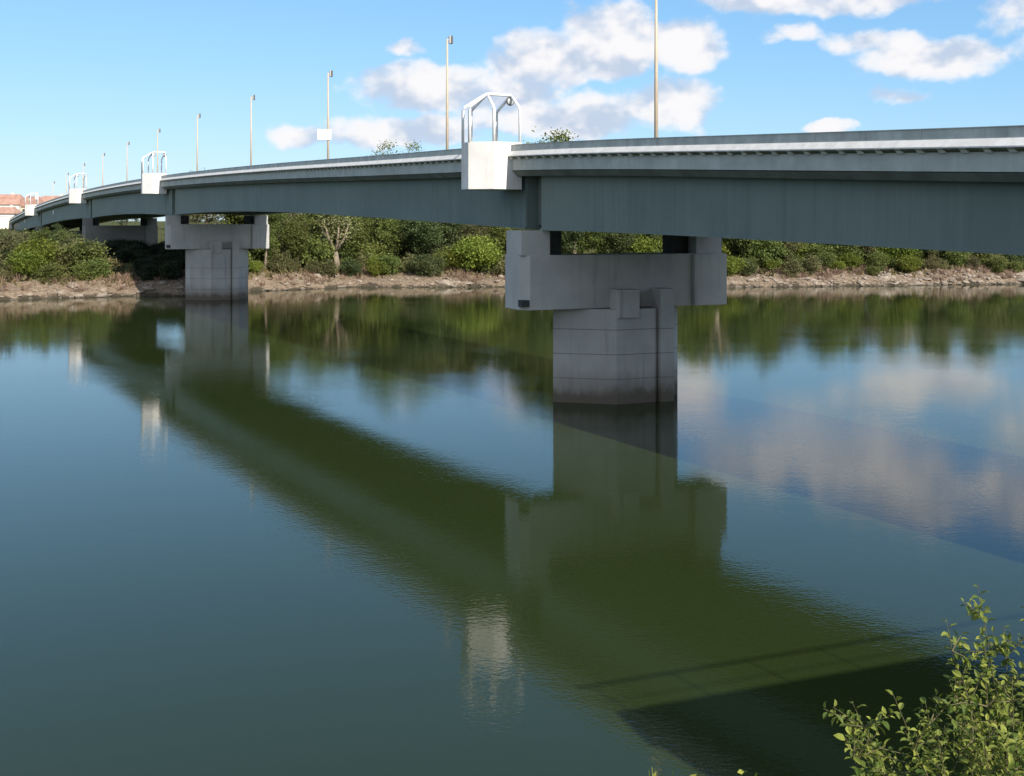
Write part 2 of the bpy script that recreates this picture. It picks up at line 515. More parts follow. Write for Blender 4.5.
LAMPS = ['tall lamp post right of the nearest balcony, its head above the picture',
         'tall pale lamp post just left of the nearest white balcony',
         'lamp post carrying the white sign panel',
         'lamp post next left of the one with the white sign',
         'lamp post just right of the second balcony, second left of the sign post',
         'slender distant lamp post right beside the second balcony cage',
         'faint distant lamp post first left of the second balcony',
         'faint distant lamp post second left of the second balcony',
         'very small distant lamp post above the third balcony',
         'tiny lamp post between the third and the farthest balcony',
         'tiniest farthest lamp post above the red roofs at the bridge end']
for k, lb in enumerate(LAMPS):
    make_lamp(-.6 + 29.4 * k, lb)
# sign panel on the third post
sx, sy = PL(58.2, 11.5); sz = Zp(58.2) + 3.9
t = empty('road_sign', (sx, sy, sz)); tag(t, 'blank white rectangular sign panel fixed to a lamp post', 'sign'); org = (sx, sy, sz)
mb = MB(); v = Vector((sx, sy)) - U * .18 - A * .5; mb.box((v.x, v.y, sz), (1.6, .05, 1.15), (A[:], U[:])); mb.build('panel', M['sign'], t, org, bevel=.015)
for dz in (-.35, .35):
    mb = MB(); v = Vector((sx, sy)) - U * .12 - A * .4; mb.box((v.x, v.y, sz + dz), (1.3, .06, .08), (A[:], U[:])); mb.build('bracket', M['rail'], t, org)

# ------------------------------------------------------------------ terrain
SH = [(-600, 60), (-220, 92), (-150, 108), (-95, 126), (-66, 138.5), (-53, 146), (-44, 146.5), (-36.5, 156), (-24.6, 166), (-2, 166.5), (28, 164.5), (52, 169), (81, 175), (140, 186), (260, 205), (700, 260)]
SHX = np.array([a for a, b in SH], float); SHY = np.array([b for a, b in SH], float)
def vnoise(x, y, sc, seed=0):
    x = np.asarray(x, float) / sc + seed * 17.3; y = np.asarray(y, float) / sc + seed * 9.1
    return (np.sin(x * 1.7 + 1.3 * np.sin(y * 1.1)) + np.sin(y * 2.1 + 1.7 * np.sin(x * .8)) + .6 * np.sin(x * 3.9 + y * 3.1) + .5 * np.sin(5.3 * y - 4.7 * x)) / 3.1
def shoreY(x):
    return np.interp(x, SHX, SHY) + vnoise(x, x * .3, 4.0, 1) * .8 + vnoise(x, x, 1.3, 2) * .25
TT = np.array([-30, -8, 0, 1.5, 5, 9, 14, 30, 60, 150, 300, 3000.])
ZZ = np.array([-6, -1.6, 0, .8, 1.9, 2.6, 3.2, 4.0, 5.2, 7.0, 8.5, 9.0])
def ground(x, y):
    t = np.asarray(y, float) - shoreY(x)
    z = np.interp(t, TT, ZZ)
    amp = np.clip((t + 2) / 6, 0, 1)
    return z + amp * (vnoise(x, y, 6, 3) * .35 + vnoise(x, y, 1.6, 4) * .14)
xs = np.unique(np.concatenate([np.linspace(-3000, -600, 12), np.linspace(-600, -120, 30), np.linspace(-120, 150, 271), np.linspace(150, 600, 30), np.linspace(600, 3000, 12)]))
ts = np.unique(np.concatenate([np.linspace(-30, -3, 8), np.linspace(-3, 18, 43), np.linspace(18, 60, 22), np.linspace(60, 320, 30), np.array([500, 900, 1600, 3000, 6000.])]))
GX, GT = np.meshgrid(xs, ts); SY = shoreY(GX); GY = SY + GT; GZ = ground(GX, GY)
def grid_obj(name, X, Y, Z, mat):
    r, c = X.shape
    v = np.stack([X, Y, Z], -1).reshape(-1, 3)
    i = np.arange((r - 1) * c).reshape(r - 1, c)[:, :-1].ravel()
    f = np.stack([i, i + 1, i + c + 1, i + c], -1)
    me = bpy.data.meshes.new(name); me.from_pydata(v.tolist(), [], f.tolist()); me.materials.append(mat)
    me.polygons.foreach_set('use_smooth', [True] * len(me.polygons))
    return link(name, me)

def mat_ground():
    m, t, b, pos = material('bank_soil', .95, .1)
    x, y, z = t.sep(pos)
    n = t.noise(pos, .5, 6, .65); n2 = t.noise(pos, 2.4, 5, .7)
    dirt = t.mix(t.ramp(n2, .3, .7), (.12, .088, .06), (.30, .232, .168))
    green = t.mix(t.ramp(n2, .3, .7), (.045, .06, .018), (.11, .105, .04))
    zz = t.math('ADD', z, t.math('MULTIPLY', t.math('SUBTRACT', n, .5), 2.6))
    c = t.mix(t.ramp(zz, 2.1, 3.1), dirt, green)
    c = t.mix(t.ramp(zz, .5, .05), c, (.06, .05, .035))
    t.l.new(c, b.inputs['Base Color'])
    bump(t, b, n2, .9, .25)
    return m
M['soil'] = mat_ground()
tag(grid_obj('river_bank', GX, GY, GZ, M['soil']), kind='structure')

# near bank, below the frame, where the photographer stands
def nground(x, y):
    x = np.asarray(x, float); y = np.asarray(y, float)
    top = 8.3 + np.clip((x - 14) / 14, 0, 1) * 2.2
    edge = np.clip(y + 1.0, 0, None)
    z0 = np.maximum(top - edge * .52, -3)
    along = (x - 9.3) * .9357 + (y - 10.77) * .3528; off = (x - 9.3) * -.3528 + (y - 10.77) * .9357
    z0 = np.where((along > .2) & (along < 22.5) & (off < -.55), np.maximum(z0, 8.55), z0)
    z0 = np.where((along > -1) & (off > -.55), np.minimum(z0, -1.5 + 0 * x), z0)
    return z0 + vnoise(x, y, 3, 6) * .12 * np.clip((20 - y) / 10, 0, 1)
xs2 = np.unique(np.concatenate([np.linspace(-3000, -60, 16), np.linspace(-60, 80, 94), np.linspace(80, 3000, 16)]))
ys2 = np.unique(np.concatenate([np.array([-6000, -2000, -700, -250, -100]), np.linspace(-60, -4, 18), np.linspace(-4, 22, 53)]))
X2, Y2 = np.meshgrid(xs2, ys2)
tag(grid_obj('river_bank', X2, Y2, nground(X2, Y2), M['soil']), kind='structure')

# ------------------------------------------------------------------ water
def mat_water():
    m, t, b, pos = material('river_water', .02, .5)
    b.inputs['IOR'].default_value = 1.333
    n = t.noise(pos, .03, 3, .5)
    c = t.mix(t.ramp(n, .3, .7), (.0200, .0315, .0088), (.0230, .0345, .0100))
    t.l.new(c, b.inputs['Base Color'])
    # ripples: fine wind ripple + slow swell, stronger in breezy patches
    p2 = t.vmath('MULTIPLY', pos, (1.0, 1.0, 1.0))
    rot = t.new('ShaderNodeMapping'); rot.inputs['Rotation'].default_value = (0, 0, R(-25)); rot.inputs['Scale'].default_value = (.75, 1.25, 1)
    t.l.new(pos, rot.inputs['Vector'])
    fine = t.noise(rot.outputs[0], 7.5, 2, .5, .3)
    mid = t.noise(rot.outputs[0], 1.7, 2, .5, .5)
    slow = t.noise(rot.outputs[0], .35, 2, .5, .4)
    wind = t.noise(t.vmath('MULTIPLY', pos, (.028, .055, 1)), 1.0, 4, .55)
    patch = t.ramp(wind, .38, .64, .55, 1.35)
    h = t.math('ADD', t.math('ADD', t.math('MULTIPLY', fine, .0021), t.math('MULTIPLY', mid, .0018)), t.math('MULTIPLY', slow, .0025))
    h = t.math('MULTIPLY', h, patch)
    t.put(b.inputs['Roughness'], t.ramp(wind, .38, .64, .015, .06))
    nd = t.new('ShaderNodeBump'); nd.inputs['Strength'].default_value = 1.0; nd.inputs['Distance'].default_value = 1.0
    t.put(nd.inputs['Height'], h)
    t.l.new(nd.outputs[0], b.inputs['Normal'])
    return m
M['water'] = mat_water()
me = bpy.data.meshes.new('river')
me.from_pydata([(-3500, 8, 0), (3500, 8, 0), (3500, 420, 0), (-3500, 420, 0)], [], [(0, 1, 2, 3)])
me.materials.append(M['water'])
tag(link('river', me), kind='structure')

# ------------------------------------------------------------------ shore rocks (stuff)
def rocks():
    phi = (1 + 5 ** .5) / 2
    ico = np.array([(-1, phi, 0), (1, phi, 0), (-1, -phi, 0), (1, -phi, 0), (0, -1, phi), (0, 1, phi), (0, -1, -phi), (0, 1, -phi), (phi, 0, -1), (phi, 0, 1), (-phi, 0, -1), (-phi, 0, 1)]) / 1.9
    fc = np.array([(0, 11, 5), (0, 5, 1), (0, 1, 7), (0, 7, 10), (0, 10, 11), (1, 5, 9), (5, 11, 4), (11, 10, 2), (10, 7, 6), (7, 1, 8), (3, 9, 4), (3, 4, 2), (3, 2, 6), (3, 6, 8), (3, 8, 9), (4, 9, 5), (2, 4, 11), (6, 2, 10), (8, 6, 7), (9, 8, 1)])
    V = []
    for i in range(3000):
        x = rng.uniform(-100, 125)
        if x < 35 and rng.random() < .55: continue
        t = abs(rng.normal(0, 3.0)) - .6
        y = shoreY(x) + t
        z = ground(x, y)
        r = .08 + rng.gamma(1.3, .12)
        if vnoise(x, 0, 9, 8) < -.2: r *= .7
        if 54 < x: r *= 1.15
        sh = ico * (1 + rng.uniform(-.25, .25, (12, 1))) * r * np.array([rng.uniform(.8, 1.5), rng.uniform(.8, 1.4), rng.uniform(.45, .8)])
        a = rng.uniform(0, 6.28); ca, sa = math.cos(a), math.sin(a)
        sh = sh @ np.array([[ca, -sa, 0], [sa, ca, 0], [0, 0, 1]])
        sh = sh + np.array([x, y, float(z) + r * .15])
        V.append(sh[fc].reshape(-1, 3))
    return np.concatenate(V)
def mat_rock():
    m, t, b, pos = material('shore_rock', .9, .2)
    geo = t.new('ShaderNodeNewGeometry')
    n = t.noise(pos, 2.0, 5, .6)
    c = t.mix(t.noise(pos, .6, 3, .6), (.15, .115, .085), (.33, .275, .22))
    c = t.mix(t.ramp(n, .4, .75, 0, .7), c, (.40, .345, .28))
    z = t.sep(pos)[2]
    c = t.mix(t.ramp(z, .35, .05, 0, .8), c, (.07, .06, .045))
    t.l.new(c, b.inputs['Base Color']); bump(t, b, t.noise(pos, 8, 4, .6), .4, .03)
    return m
M['rock'] = mat_rock()
o = link('shore_rocks', np_mesh('shore_rocks', rocks(), None, M['rock'], 3)); tag(o, 'pale broken rocks along the waterline of the far bank', 'rocks', kind='stuff')

# ------------------------------------------------------------------ vegetation
def leaf_cards(centers, size, flat=.0, seed=0, aspect=.55):
    r = np.random.default_rng(seed)
    n = len(centers)
    nrm = r.normal(size=(n, 3)); nrm[:, 2] = np.abs(nrm[:, 2]) + flat; nrm /= np.linalg.norm(nrm, axis=1)[:, None]
    a = r.normal(size=(n, 3)); a -= (a * nrm).sum(1)[:, None] * nrm; a /= np.linalg.norm(a, axis=1)[:, None]
    b = np.cross(nrm, a)
    s = (size * r.uniform(.6, 1.35, n))[:, None]
    bend = nrm * s * .18
    q = np.stack([centers - a * s, centers - b * s * aspect + bend, centers + a * s, centers + b * s * aspect + bend], 1)
    return q.reshape(-1, 3)

def crown_mesh(name, mat, rx, rz, zc, nclump, per, leaf, seed, clump_r=.28, hollow=.35, droop=0.0, lobes=5):
    r = np.random.default_rng(seed)
    # a handful of big lobes make an uneven outline; clumps sit on and in them
    lob = r.normal(size=(lobes, 3)); lob /= np.linalg.norm(lob, axis=1)[:, None]
    lob[:, 2] = lob[:, 2] * .9 + .1
    lobc = lob * np.array([rx, rx, rz]) * r.uniform(.35, .62, (lobes, 1))
    lobr = r.uniform(.42, .62, lobes)
    C = []
    while len(C) < nclump:
        k = r.integers(lobes)
        d = r.normal(size=3); d /= np.linalg.norm(d)
        rad = (hollow + (1 - hollow) * r.random() ** .45) * lobr[k]
        C.append(lobc[k] + d * rad * np.array([rx, rx, rz]))
    C = np.array(C)
    cr = clump_r * rx * r.uniform(.6, 1.3, nclump)
    L = []
    for c, k in zip(C, cr):
        m = int(per * r.uniform(.6, 1.3))
        d = r.normal(size=(m, 3)) * np.array([1, 1, .62]) * k * .6
        d[:, 2] -= droop * (d[:, 0] ** 2 + d[:, 1] ** 2) / max(k, .01)
        L.append(c + d)
    L = np.concatenate(L) + np.array([0, 0, zc])
    return np_mesh(name, leaf_cards(L, leaf, .4, seed), None, mat), C + np.array([0, 0, zc])

def trunk_mesh(name, mat, h, r0, limbs, seed, lean=0.06):
    r = random.Random(seed)
    mb = MB()
    pts = [Vector((0, 0, -.6))]
    x = y = 0
    n = 6
    for i in range(1, n + 1):
        x += r.uniform(-lean, lean) * h / n * 2; y += r.uniform(-lean, lean) * h / n * 2
        pts.append(Vector((x, y, h * i / n)))
    mb.tube(pts, [r0 * 1.35] + [r0 * (1 - .8 * i / n) for i in range(1, n + 1)], 8)
    for c in limbs:
        c = Vector(c)
        i = r.randint(2, n - 1); st = pts[i]
        m1 = st.lerp(c, .5) + Vector((0, 0, (c - st).length * .10))
        mb.tube([st, m1, c], [r0 * .42, r0 * .26, r0 * .06], 6)
    ob = mb.build(name, mat, None, smooth=True)
    me = ob.data; bpy.data.objects.remove(ob)
    return me

PROTO = {}
def proto(key, mat, bark, rx, rz, zc, nclump, per, leaf, seed, th, r0, nl=9, **kw):
    cm, C = crown_mesh('crown', mat, rx, rz, zc, nclump, per, leaf, seed, **kw)
    idx = np.random.default_rng(seed).choice(len(C), nl)
    tm = trunk_mesh('trunk', bark, th, r0, C[idx], seed)
    PROTO[key] = (tm, cm)
proto('tree_a', M['leaf'], M['bark'], 3.8, 5.4, 6.9, 170, 95, .17, 1, 9.0, .24, hollow=.45)
proto('tree_b', M['leafdark'], M['bark'], 4.4, 5.2, 6.6, 180, 95, .17, 2, 8.0, .28, lobes=7, hollow=.45)
proto('tree_c', M['leafgrey'], M['bark'], 3.6, 5.6, 7.2, 150, 85, .16, 3, 10.0, .22, hollow=.5, lobes=7)
proto('tree_d', M['leaf'], M['barkpale'], 4.2, 5.0, 8.0, 150, 120, .13, 4, 9.6, .26, nl=14, hollow=.6, lobes=6, clump_r=.22)
proto('tree_e', M['leafdark'], M['bark'], 3.2, 6.4, 7.6, 170, 95, .16, 5, 11.0, .24, lobes=7, hollow=.45)
proto('bush_a', M['leaf'], M['bark'], 2.4, 2.0, 1.6, 90, 85, .13, 6, 2.0, .09, 6, lobes=6)
proto('bush_b', M['leafgrey'], M['bark'], 2.2, 2.2, 1.8, 90, 80, .12, 7, 2.2, .08, 7, hollow=.5, lobes=6)
proto('bush_c', M['leafbright'], M['bark'], 2.3, 1.9, 1.6, 95, 85, .12, 8, 1.8, .08, 6, lobes=7)
proto('bush_e', M['leafshade'], M['bark'], 2.7, 2.1, 1.5, 120, 90, .13, 19, 1.8, .09, 6, lobes=7)
proto('bush_d', M['leafdark'], M['bark'], 2.7, 1.9, 1.5, 95, 85, .13, 9, 1.8, .09, 6, lobes=6)

def plant(key, x, y, z, sc, label, cat, group, szscale=1.0):
    tm, cm = PROTO[key]
    nm = 'broadleaf_tree' if key.startswith('tree') else 'shrub'
    t = empty(nm, (x, y, z), random.uniform(0, 6.28))
    t.scale = (sc, sc, sc * szscale)
    link('trunk' if nm != 'shrub' else 'stem', tm, t); link('crown' if nm != 'shrub' else 'foliage', cm, t)
    tag(t, label, cat, group)
    return t

def at(px, d): return (px - 512) / 1100 * d
def bridge_p(x, y):
    v = Vector((x, y)) - Eo
    return v.dot(A), v.dot(U)

TREE_LB = {'tree_a': 'mid-green leafy tree in the wood along the far bank', 'tree_b': 'broad dark green tree in the wood along the far bank',
           'tree_c': 'olive-grey loose-leaved tree in the wood along the far bank', 'tree_d': 'open-crowned tree with pale limbs in the wood along the far bank',
           'tree_e': 'tall dark narrow tree in the wood along the far bank'}
BUSH_LB = {'bush_a': 'mid-green shrub at the foot of the far bank wood', 'bush_e': '', 'bush_b': 'dull olive shrub at the foot of the far bank wood',
           'bush_c': 'bright yellow-green shrub at the foot of the far bank wood', 'bush_d': 'low dark green shrub at the foot of the far bank wood'}
placed = []
def far_enough(x, y, dmin):
    for (a, b) in placed:
        if (a - x) ** 2 + (b - y) ** 2 < dmin * dmin: return False
    placed.append((x, y)); return True
rr = random.Random(21)
def deck_y(px):
    # picture row of the parapet above this column, used only to keep the wood as tall as it is in the photo
    return np.interp(px, [0, 77, 153, 250, 388, 495, 1024], [214, 193, 177, 168, 154, 147, 128])
def wood(x, y, key, sc, label, cat, group):
    z = float(ground(x, y)) - .1
    px = 512 + 1100 * x / y
    topz = 10 + (221 - deck_y(px) - 7) * y / 1100
    hmax = {'tree_a': 13.2, 'tree_b': 12.6, 'tree_c': 13.6, 'tree_d': 13.6, 'tree_e': 14.6}[key]
    sc = min(sc, max(.5, (topz - z) / hmax))
    return plant(key, x, y, z, sc, label, cat, group)
for tmin, tmax, hmin, hmax, step in ((9, 13, .6, .85, 4.4), (15, 22, .8, 1.1, 4.8), (28, 42, 1.1, 1.4, 6.0), (60, 120, 1.0, 1.4, 7.5), (130, 200, 1.0, 1.3, 6.0)):
    x = -230.0 if tmin > 50 else -75.0
    while x < 112:
        x += step * rr.uniform(.65, 1.35)
        y = float(shoreY(x)) + rr.uniform(tmin, tmax)
        p, s = bridge_p(x, y)
        if -6.5 < p < 17.5: continue
        if p < 0: continue
        px = 512 + 1100 * x / y
        if px < -60 or px > 1090: continue
        if tmin > 50 and px > 520: continue
        sc = rr.uniform(hmin, hmax)
        if x > 30: sc = min(sc, rr.uniform(.72, .95))
        key = rr.choice(['tree_a', 'tree_b', 'tree_c', 'tree_e', 'tree_c', 'tree_a', 'tree_d', 'tree_a'])
        if far_enough(x, y, 2.2):
            wood(x, y, key, sc, TREE_LB[key], 'tree', 'trees on the far bank')
# shrubs at the edge of the wood, two loose rows
for tmin, tmax, smin, smax, st in ((4.0, 8.0, .45, .95, 2.5), (9.0, 15.0, 1.0, 1.7, 3.4)):
    x = -80.0
    while x < 98:
        x += st * rr.uniform(.6, 1.4)
        y = float(shoreY(x)) + rr.uniform(tmin, tmax)
        p, s = bridge_p(x, y)
        if -2.5 < p < 13.8: continue
        px = 512 + 1100 * x / y
        if px < -40 or px > 1070: continue
        key = rr.choice(['bush_a', 'bush_b', 'bush_d', 'bush_a', 'bush_b', 'bush_a', 'bush_c'])
        sc = rr.uniform(smin, smax)
        plant(key, x, y, float(ground(x, y)) - .15, sc, BUSH_LB[key] if p > 0 else BUSH_LB[key].replace('at the foot of the far bank wood', 'in the thicket on the left bank'), 'shrub', 'shrubs on the far bank')
# thicket in the shade under the bridge, hiding the foot of the third pier
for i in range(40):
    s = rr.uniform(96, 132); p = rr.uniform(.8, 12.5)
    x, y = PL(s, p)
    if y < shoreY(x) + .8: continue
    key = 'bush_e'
    plant(key, x, y, float(ground(x, y)) - .15, rr.uniform(.6, .88), 'green shrub with leaves darkened for the deep shade under the bridge, left of the waterline pier', 'shrub', 'shrubs on the far bank')
# left bank thicket in front of the far piers
for i in range(34):
    px = rr.uniform(-30, 104); d = rr.uniform(148, 176)
    x = at(px, d); y = d
    p, s = bridge_p(x, y)
    if p > -6 or y < shoreY(x) + 7: continue
    key = rr.choice(['bush_a', 'bush_b', 'bush_b', 'bush_b', 'bush_d', 'bush_a'])
    plant(key, x, y, float(ground(x, y)) - .15, rr.uniform(.7, 1.35), BUSH_LB[key].replace('at the foot of the far bank wood', 'in the thicket on the left bank'), 'shrub', 'shrubs on the far bank')
for i in range(9):
    px = rr.uniform(-5, 96); d = rr.uniform(152, 178); x = at(px, d)
    if bridge_p(x, d)[0] > -6 or d < shoreY(x) + 8: continue
    plant(rr.choice(['tree_c', 'tree_e', 'tree_a']), x, d, float(ground(x, d)) - .1, rr.uniform(.34, .47), 'young sapling standing out of the thicket on the left bank', 'tree', 'saplings on the left bank')
# ones that stand out
def special(key, px, t, sc, label, cat='tree', szs=1.0):
    x = at(px, 175.0)
    for _ in range(4): x = at(px, float(shoreY(x)) + t)
    y = float(shoreY(x)) + t
    return plant(key, x, y, float(ground(x, y)) - .1, sc, label, cat, 'trees on the far bank' if cat == 'tree' else 'shrubs on the far bank', szs)
special('bush_c', 378, 4.2, .75, 'small round bright green shrub alone at the water edge of the far bank', 'shrub')
special('bush_c', 478, 5.5, 1.75, 'large bright yellow-green shrub beside the left end of the nearest pier cap', 'shrub')
special('bush_c', 455, 7.0, 1.1, 'second bright shrub, left of the largest yellow-green one', 'shrub')
special('bush_c', 24, 8.0, 1.15, 'bright green rounded shrub low on the left bank', 'shrub')
special('bush_c', 40, 13, 1.4, 'taller yellow-green shrub behind the bright one on the left bank', 'shrub')
special('bush_c', 590, 12, 1.7, 'bright shrub seen through the gap above the nearest pier cap', 'shrub', 1.3)
special('tree_a', 546, 24, 1.78, 'tallest tree, its round top showing above the deck right of the nearest balcony')
special('tree_c', 455, 26, 1.46, 'tree whose green top just shows above the deck left of the nearest balcony')
special('tree_d', 385, 30, 1.40, 'lacy tree top showing above the deck left of the tall lamp post')
special('tree_d', 415, 36, 1.42, 'second lacy tree top above the deck beside the tall lamp post')
special('tree_c', 206, 110, 1.42, 'small dark tree tip just above the parapet right of the second balcony')

# pale forked trunks standing clear of the foliage
def pale_tree(px, t, h, label, seed, crown=True):
    r = random.Random(seed)
    x = at(px, 172.0); y = float(shoreY(x)) + t; x = at(px, y); y = float(shoreY(x)) + t
    z = float(ground(x, y))
    root = empty('broadleaf_tree', (x, y, z)); tag(root, label, 'tree', 'trees on the far bank')
    mb = MB()
    f = Vector((r.uniform(-.3, .3), 0, h * .38))
    mb.tube([(0, 0, -.5), (.1, 0, h * .15), f], [.55, .45, .36], 8)
    tips = []
    for dx in (-.33, .12, .42):
        e = f + Vector((dx * h * .55, r.uniform(-1, 1), h * .45))
        m = f.lerp(e, .5) + Vector((dx * .5, 0, -.2))
        mb.tube([f, m, e], [.30, .2, .08], 7); tips += [e, m]
        for k in range(2):
            e2 = m + Vector((r.uniform(-1.3, 1.3), r.uniform(-1, 1), r.uniform(.8, 2.2)))
            mb.tube([m, e2], [.09, .03], 6); tips.append(e2)
    mb.build('trunk', M['barkpale'], root, smooth=True)
    rs = np.random.default_rng(seed)
    L = np.concatenate([np.array(tp) + rs.normal(size=(90, 3)) * np.array([.9, .8, .6]) + np.array([0, .6, .7]) for tp in tips])
    link('crown', np_mesh('crown', leaf_cards(L, .2, .4, seed), None, M['leafgrey']), root)
pale_tree(336, 5.6, 9.0, 'bare pale forked trunk leaning out of the wood between the two river piers', 3)
pale_tree(432, 11.0, 9.5, 'slender pale-limbed tree in the wood right of the forked pale trunk', 8)
pale_tree(283, 12.0, 8.5, 'slender pale-limbed tree in the wood right of the waterline pier', 12)
pale_tree(905, 10.0, 8.0, 'slender pale-limbed tree on the right far bank under the girder', 14)
pale_tree(574, 9.0, 10.5, 'pale forked trunk seen through the gap above the nearest pier cap, left one', 5)
pale_tree(716, 9.0, 10.5, 'pale slanting trunk beside the right end of the nearest pier cap', 6)

# dry grass and undergrowth on the bank (stuff)
def undergrowth():
    n = 26000
    x = rng.uniform(-85, 112, n); t = rng.uniform(3.0, 40, n) ** 1.0
    keep = rng.random(n) < np.clip((t - 2.5) / 4, 0, 1)
    x = x[keep]; t = t[keep]; y = shoreY(x) + t
    v = np.stack([x, y], 1) - np.array(Eo[:]); p = v @ np.array(A[:])
    k2 = ((p < 0) | (p > 11.5)) | (rng.random(len(x)) < .25)
    x, y = x[k2], y[k2]; z = ground(x, y)
    n = len(x); h = rng.uniform(.25, .9, n); a = rng.uniform(0, 6.28, n); w = rng.uniform(.12, .35, n)
    dx, dy = np.cos(a) * w, np.sin(a) * w; lx = rng.normal(0, .25, n); ly = rng.normal(0, .25, n)
    b = np.stack([x, y, z - .05], 1)
    q = np.stack([b + np.stack([-dx, -dy, 0 * z], 1), b + np.stack([dx, dy, 0 * z], 1), b + np.stack([dx * .4 + lx, dy * .4 + ly, h], 1), b + np.stack([-dx * .5 + lx, -dy * .5 + ly, h * .9], 1)], 1)
    return q.reshape(-1, 3)
M['under'] = mat_leaf('undergrowth', (.06, .055, .022), (.17, .135, .06), .25, .5)
tag(link('undergrowth', np_mesh('undergrowth', undergrowth(), None, M['under'])), 'dry grass and weeds covering the far bank', 'undergrowth', kind='stuff')

def brush():
    V = []
    for i in range(900):
        x = rng.uniform(-85, 112); tt = rng.uniform(1.2, 7.5); y = float(shoreY(x)) + tt
        if vnoise(x, tt * 2, 7, 12) < -.1: continue
        z = float(ground(x, y)); h = rng.uniform(.35, 1.3)
        for k in range(26):
            a = rng.uniform(0, 6.28); l = rng.normal(0, .55, 2) * h; w = .035
            p0 = np.array([x + rng.normal(0, .15), y + rng.normal(0, .15), z - .05]); p1 = p0 + np.array([l[0], l[1], h * rng.uniform(.4, 1)])
            d = np.array([math.cos(a) * w, math.sin(a) * w, 0])
            V.append([p0 - d, p0 + d, p1 + d * .6, p1 - d * .6])
    return np.array(V).reshape(-1, 3)
M['brush'] = mat_leaf('dry_brush', (.13, .085, .06), (.34, .24, .17), .15, .6)
tag(link('dry_brush', np_mesh('dry_brush', brush(), None, M['brush'])), 'reddish dry brush on the sandy slope of the far bank', 'brush', kind='stuff')

# railed retaining wall of the terrace on the near bank, right of the photographer: it shades the water at lower right
W0 = Vector((9.3, 10.77)); WDIR = Vector((.9357, .3528)); WN = Vector((-.3528, .9357)); WL = 23.5
t = empty('retaining_wall', (W0.x, W0.y, 0)); tag(t, 'concrete retaining wall of the terrace on the near bank', 'wall'); org = (W0.x, W0.y, 0)
c = W0 + WDIR * WL / 2 - WN * .6
mb = MB(); mb.box((c.x, c.y, 2.85), (WL, 1.2, 11.5), (WDIR[:], WN[:])); mb.build('wall', M['pier'], t, org, bevel=.03)
mb = MB(); mb.box((c.x, c.y, 8.72), (WL + .2, 1.4, .22), (WDIR[:], WN[:])); mb.build('coping', M['ledge'], t, org, bevel=.03)
t2 = empty('guard_railing', (W0.x, W0.y, 8.83)); tag(t2, 'steel guard railing along the terrace wall on the near bank', 'railing'); org = (W0.x, W0.y, 8.83)
for k in range(12):
    v = W0 + WDIR * (.3 + k * 1.95) - WN * .3
    mb = MB(); mb.tube([(v.x, v.y, 8.82), (v.x, v.y, 9.95)], .018, 8); mb.build('post', M['rail'], t2, org)
for z, r_ in ((9.95, .035), (9.4, .012)):
    v0 = W0 - WN * .3; v1 = W0 + WDIR * WL - WN * .3
    mb = MB(); mb.tube([(v0.x, v0.y, z), (v1.x, v1.y, z)], r_, 8); mb.build('handrail', M['rail'], t2, org)

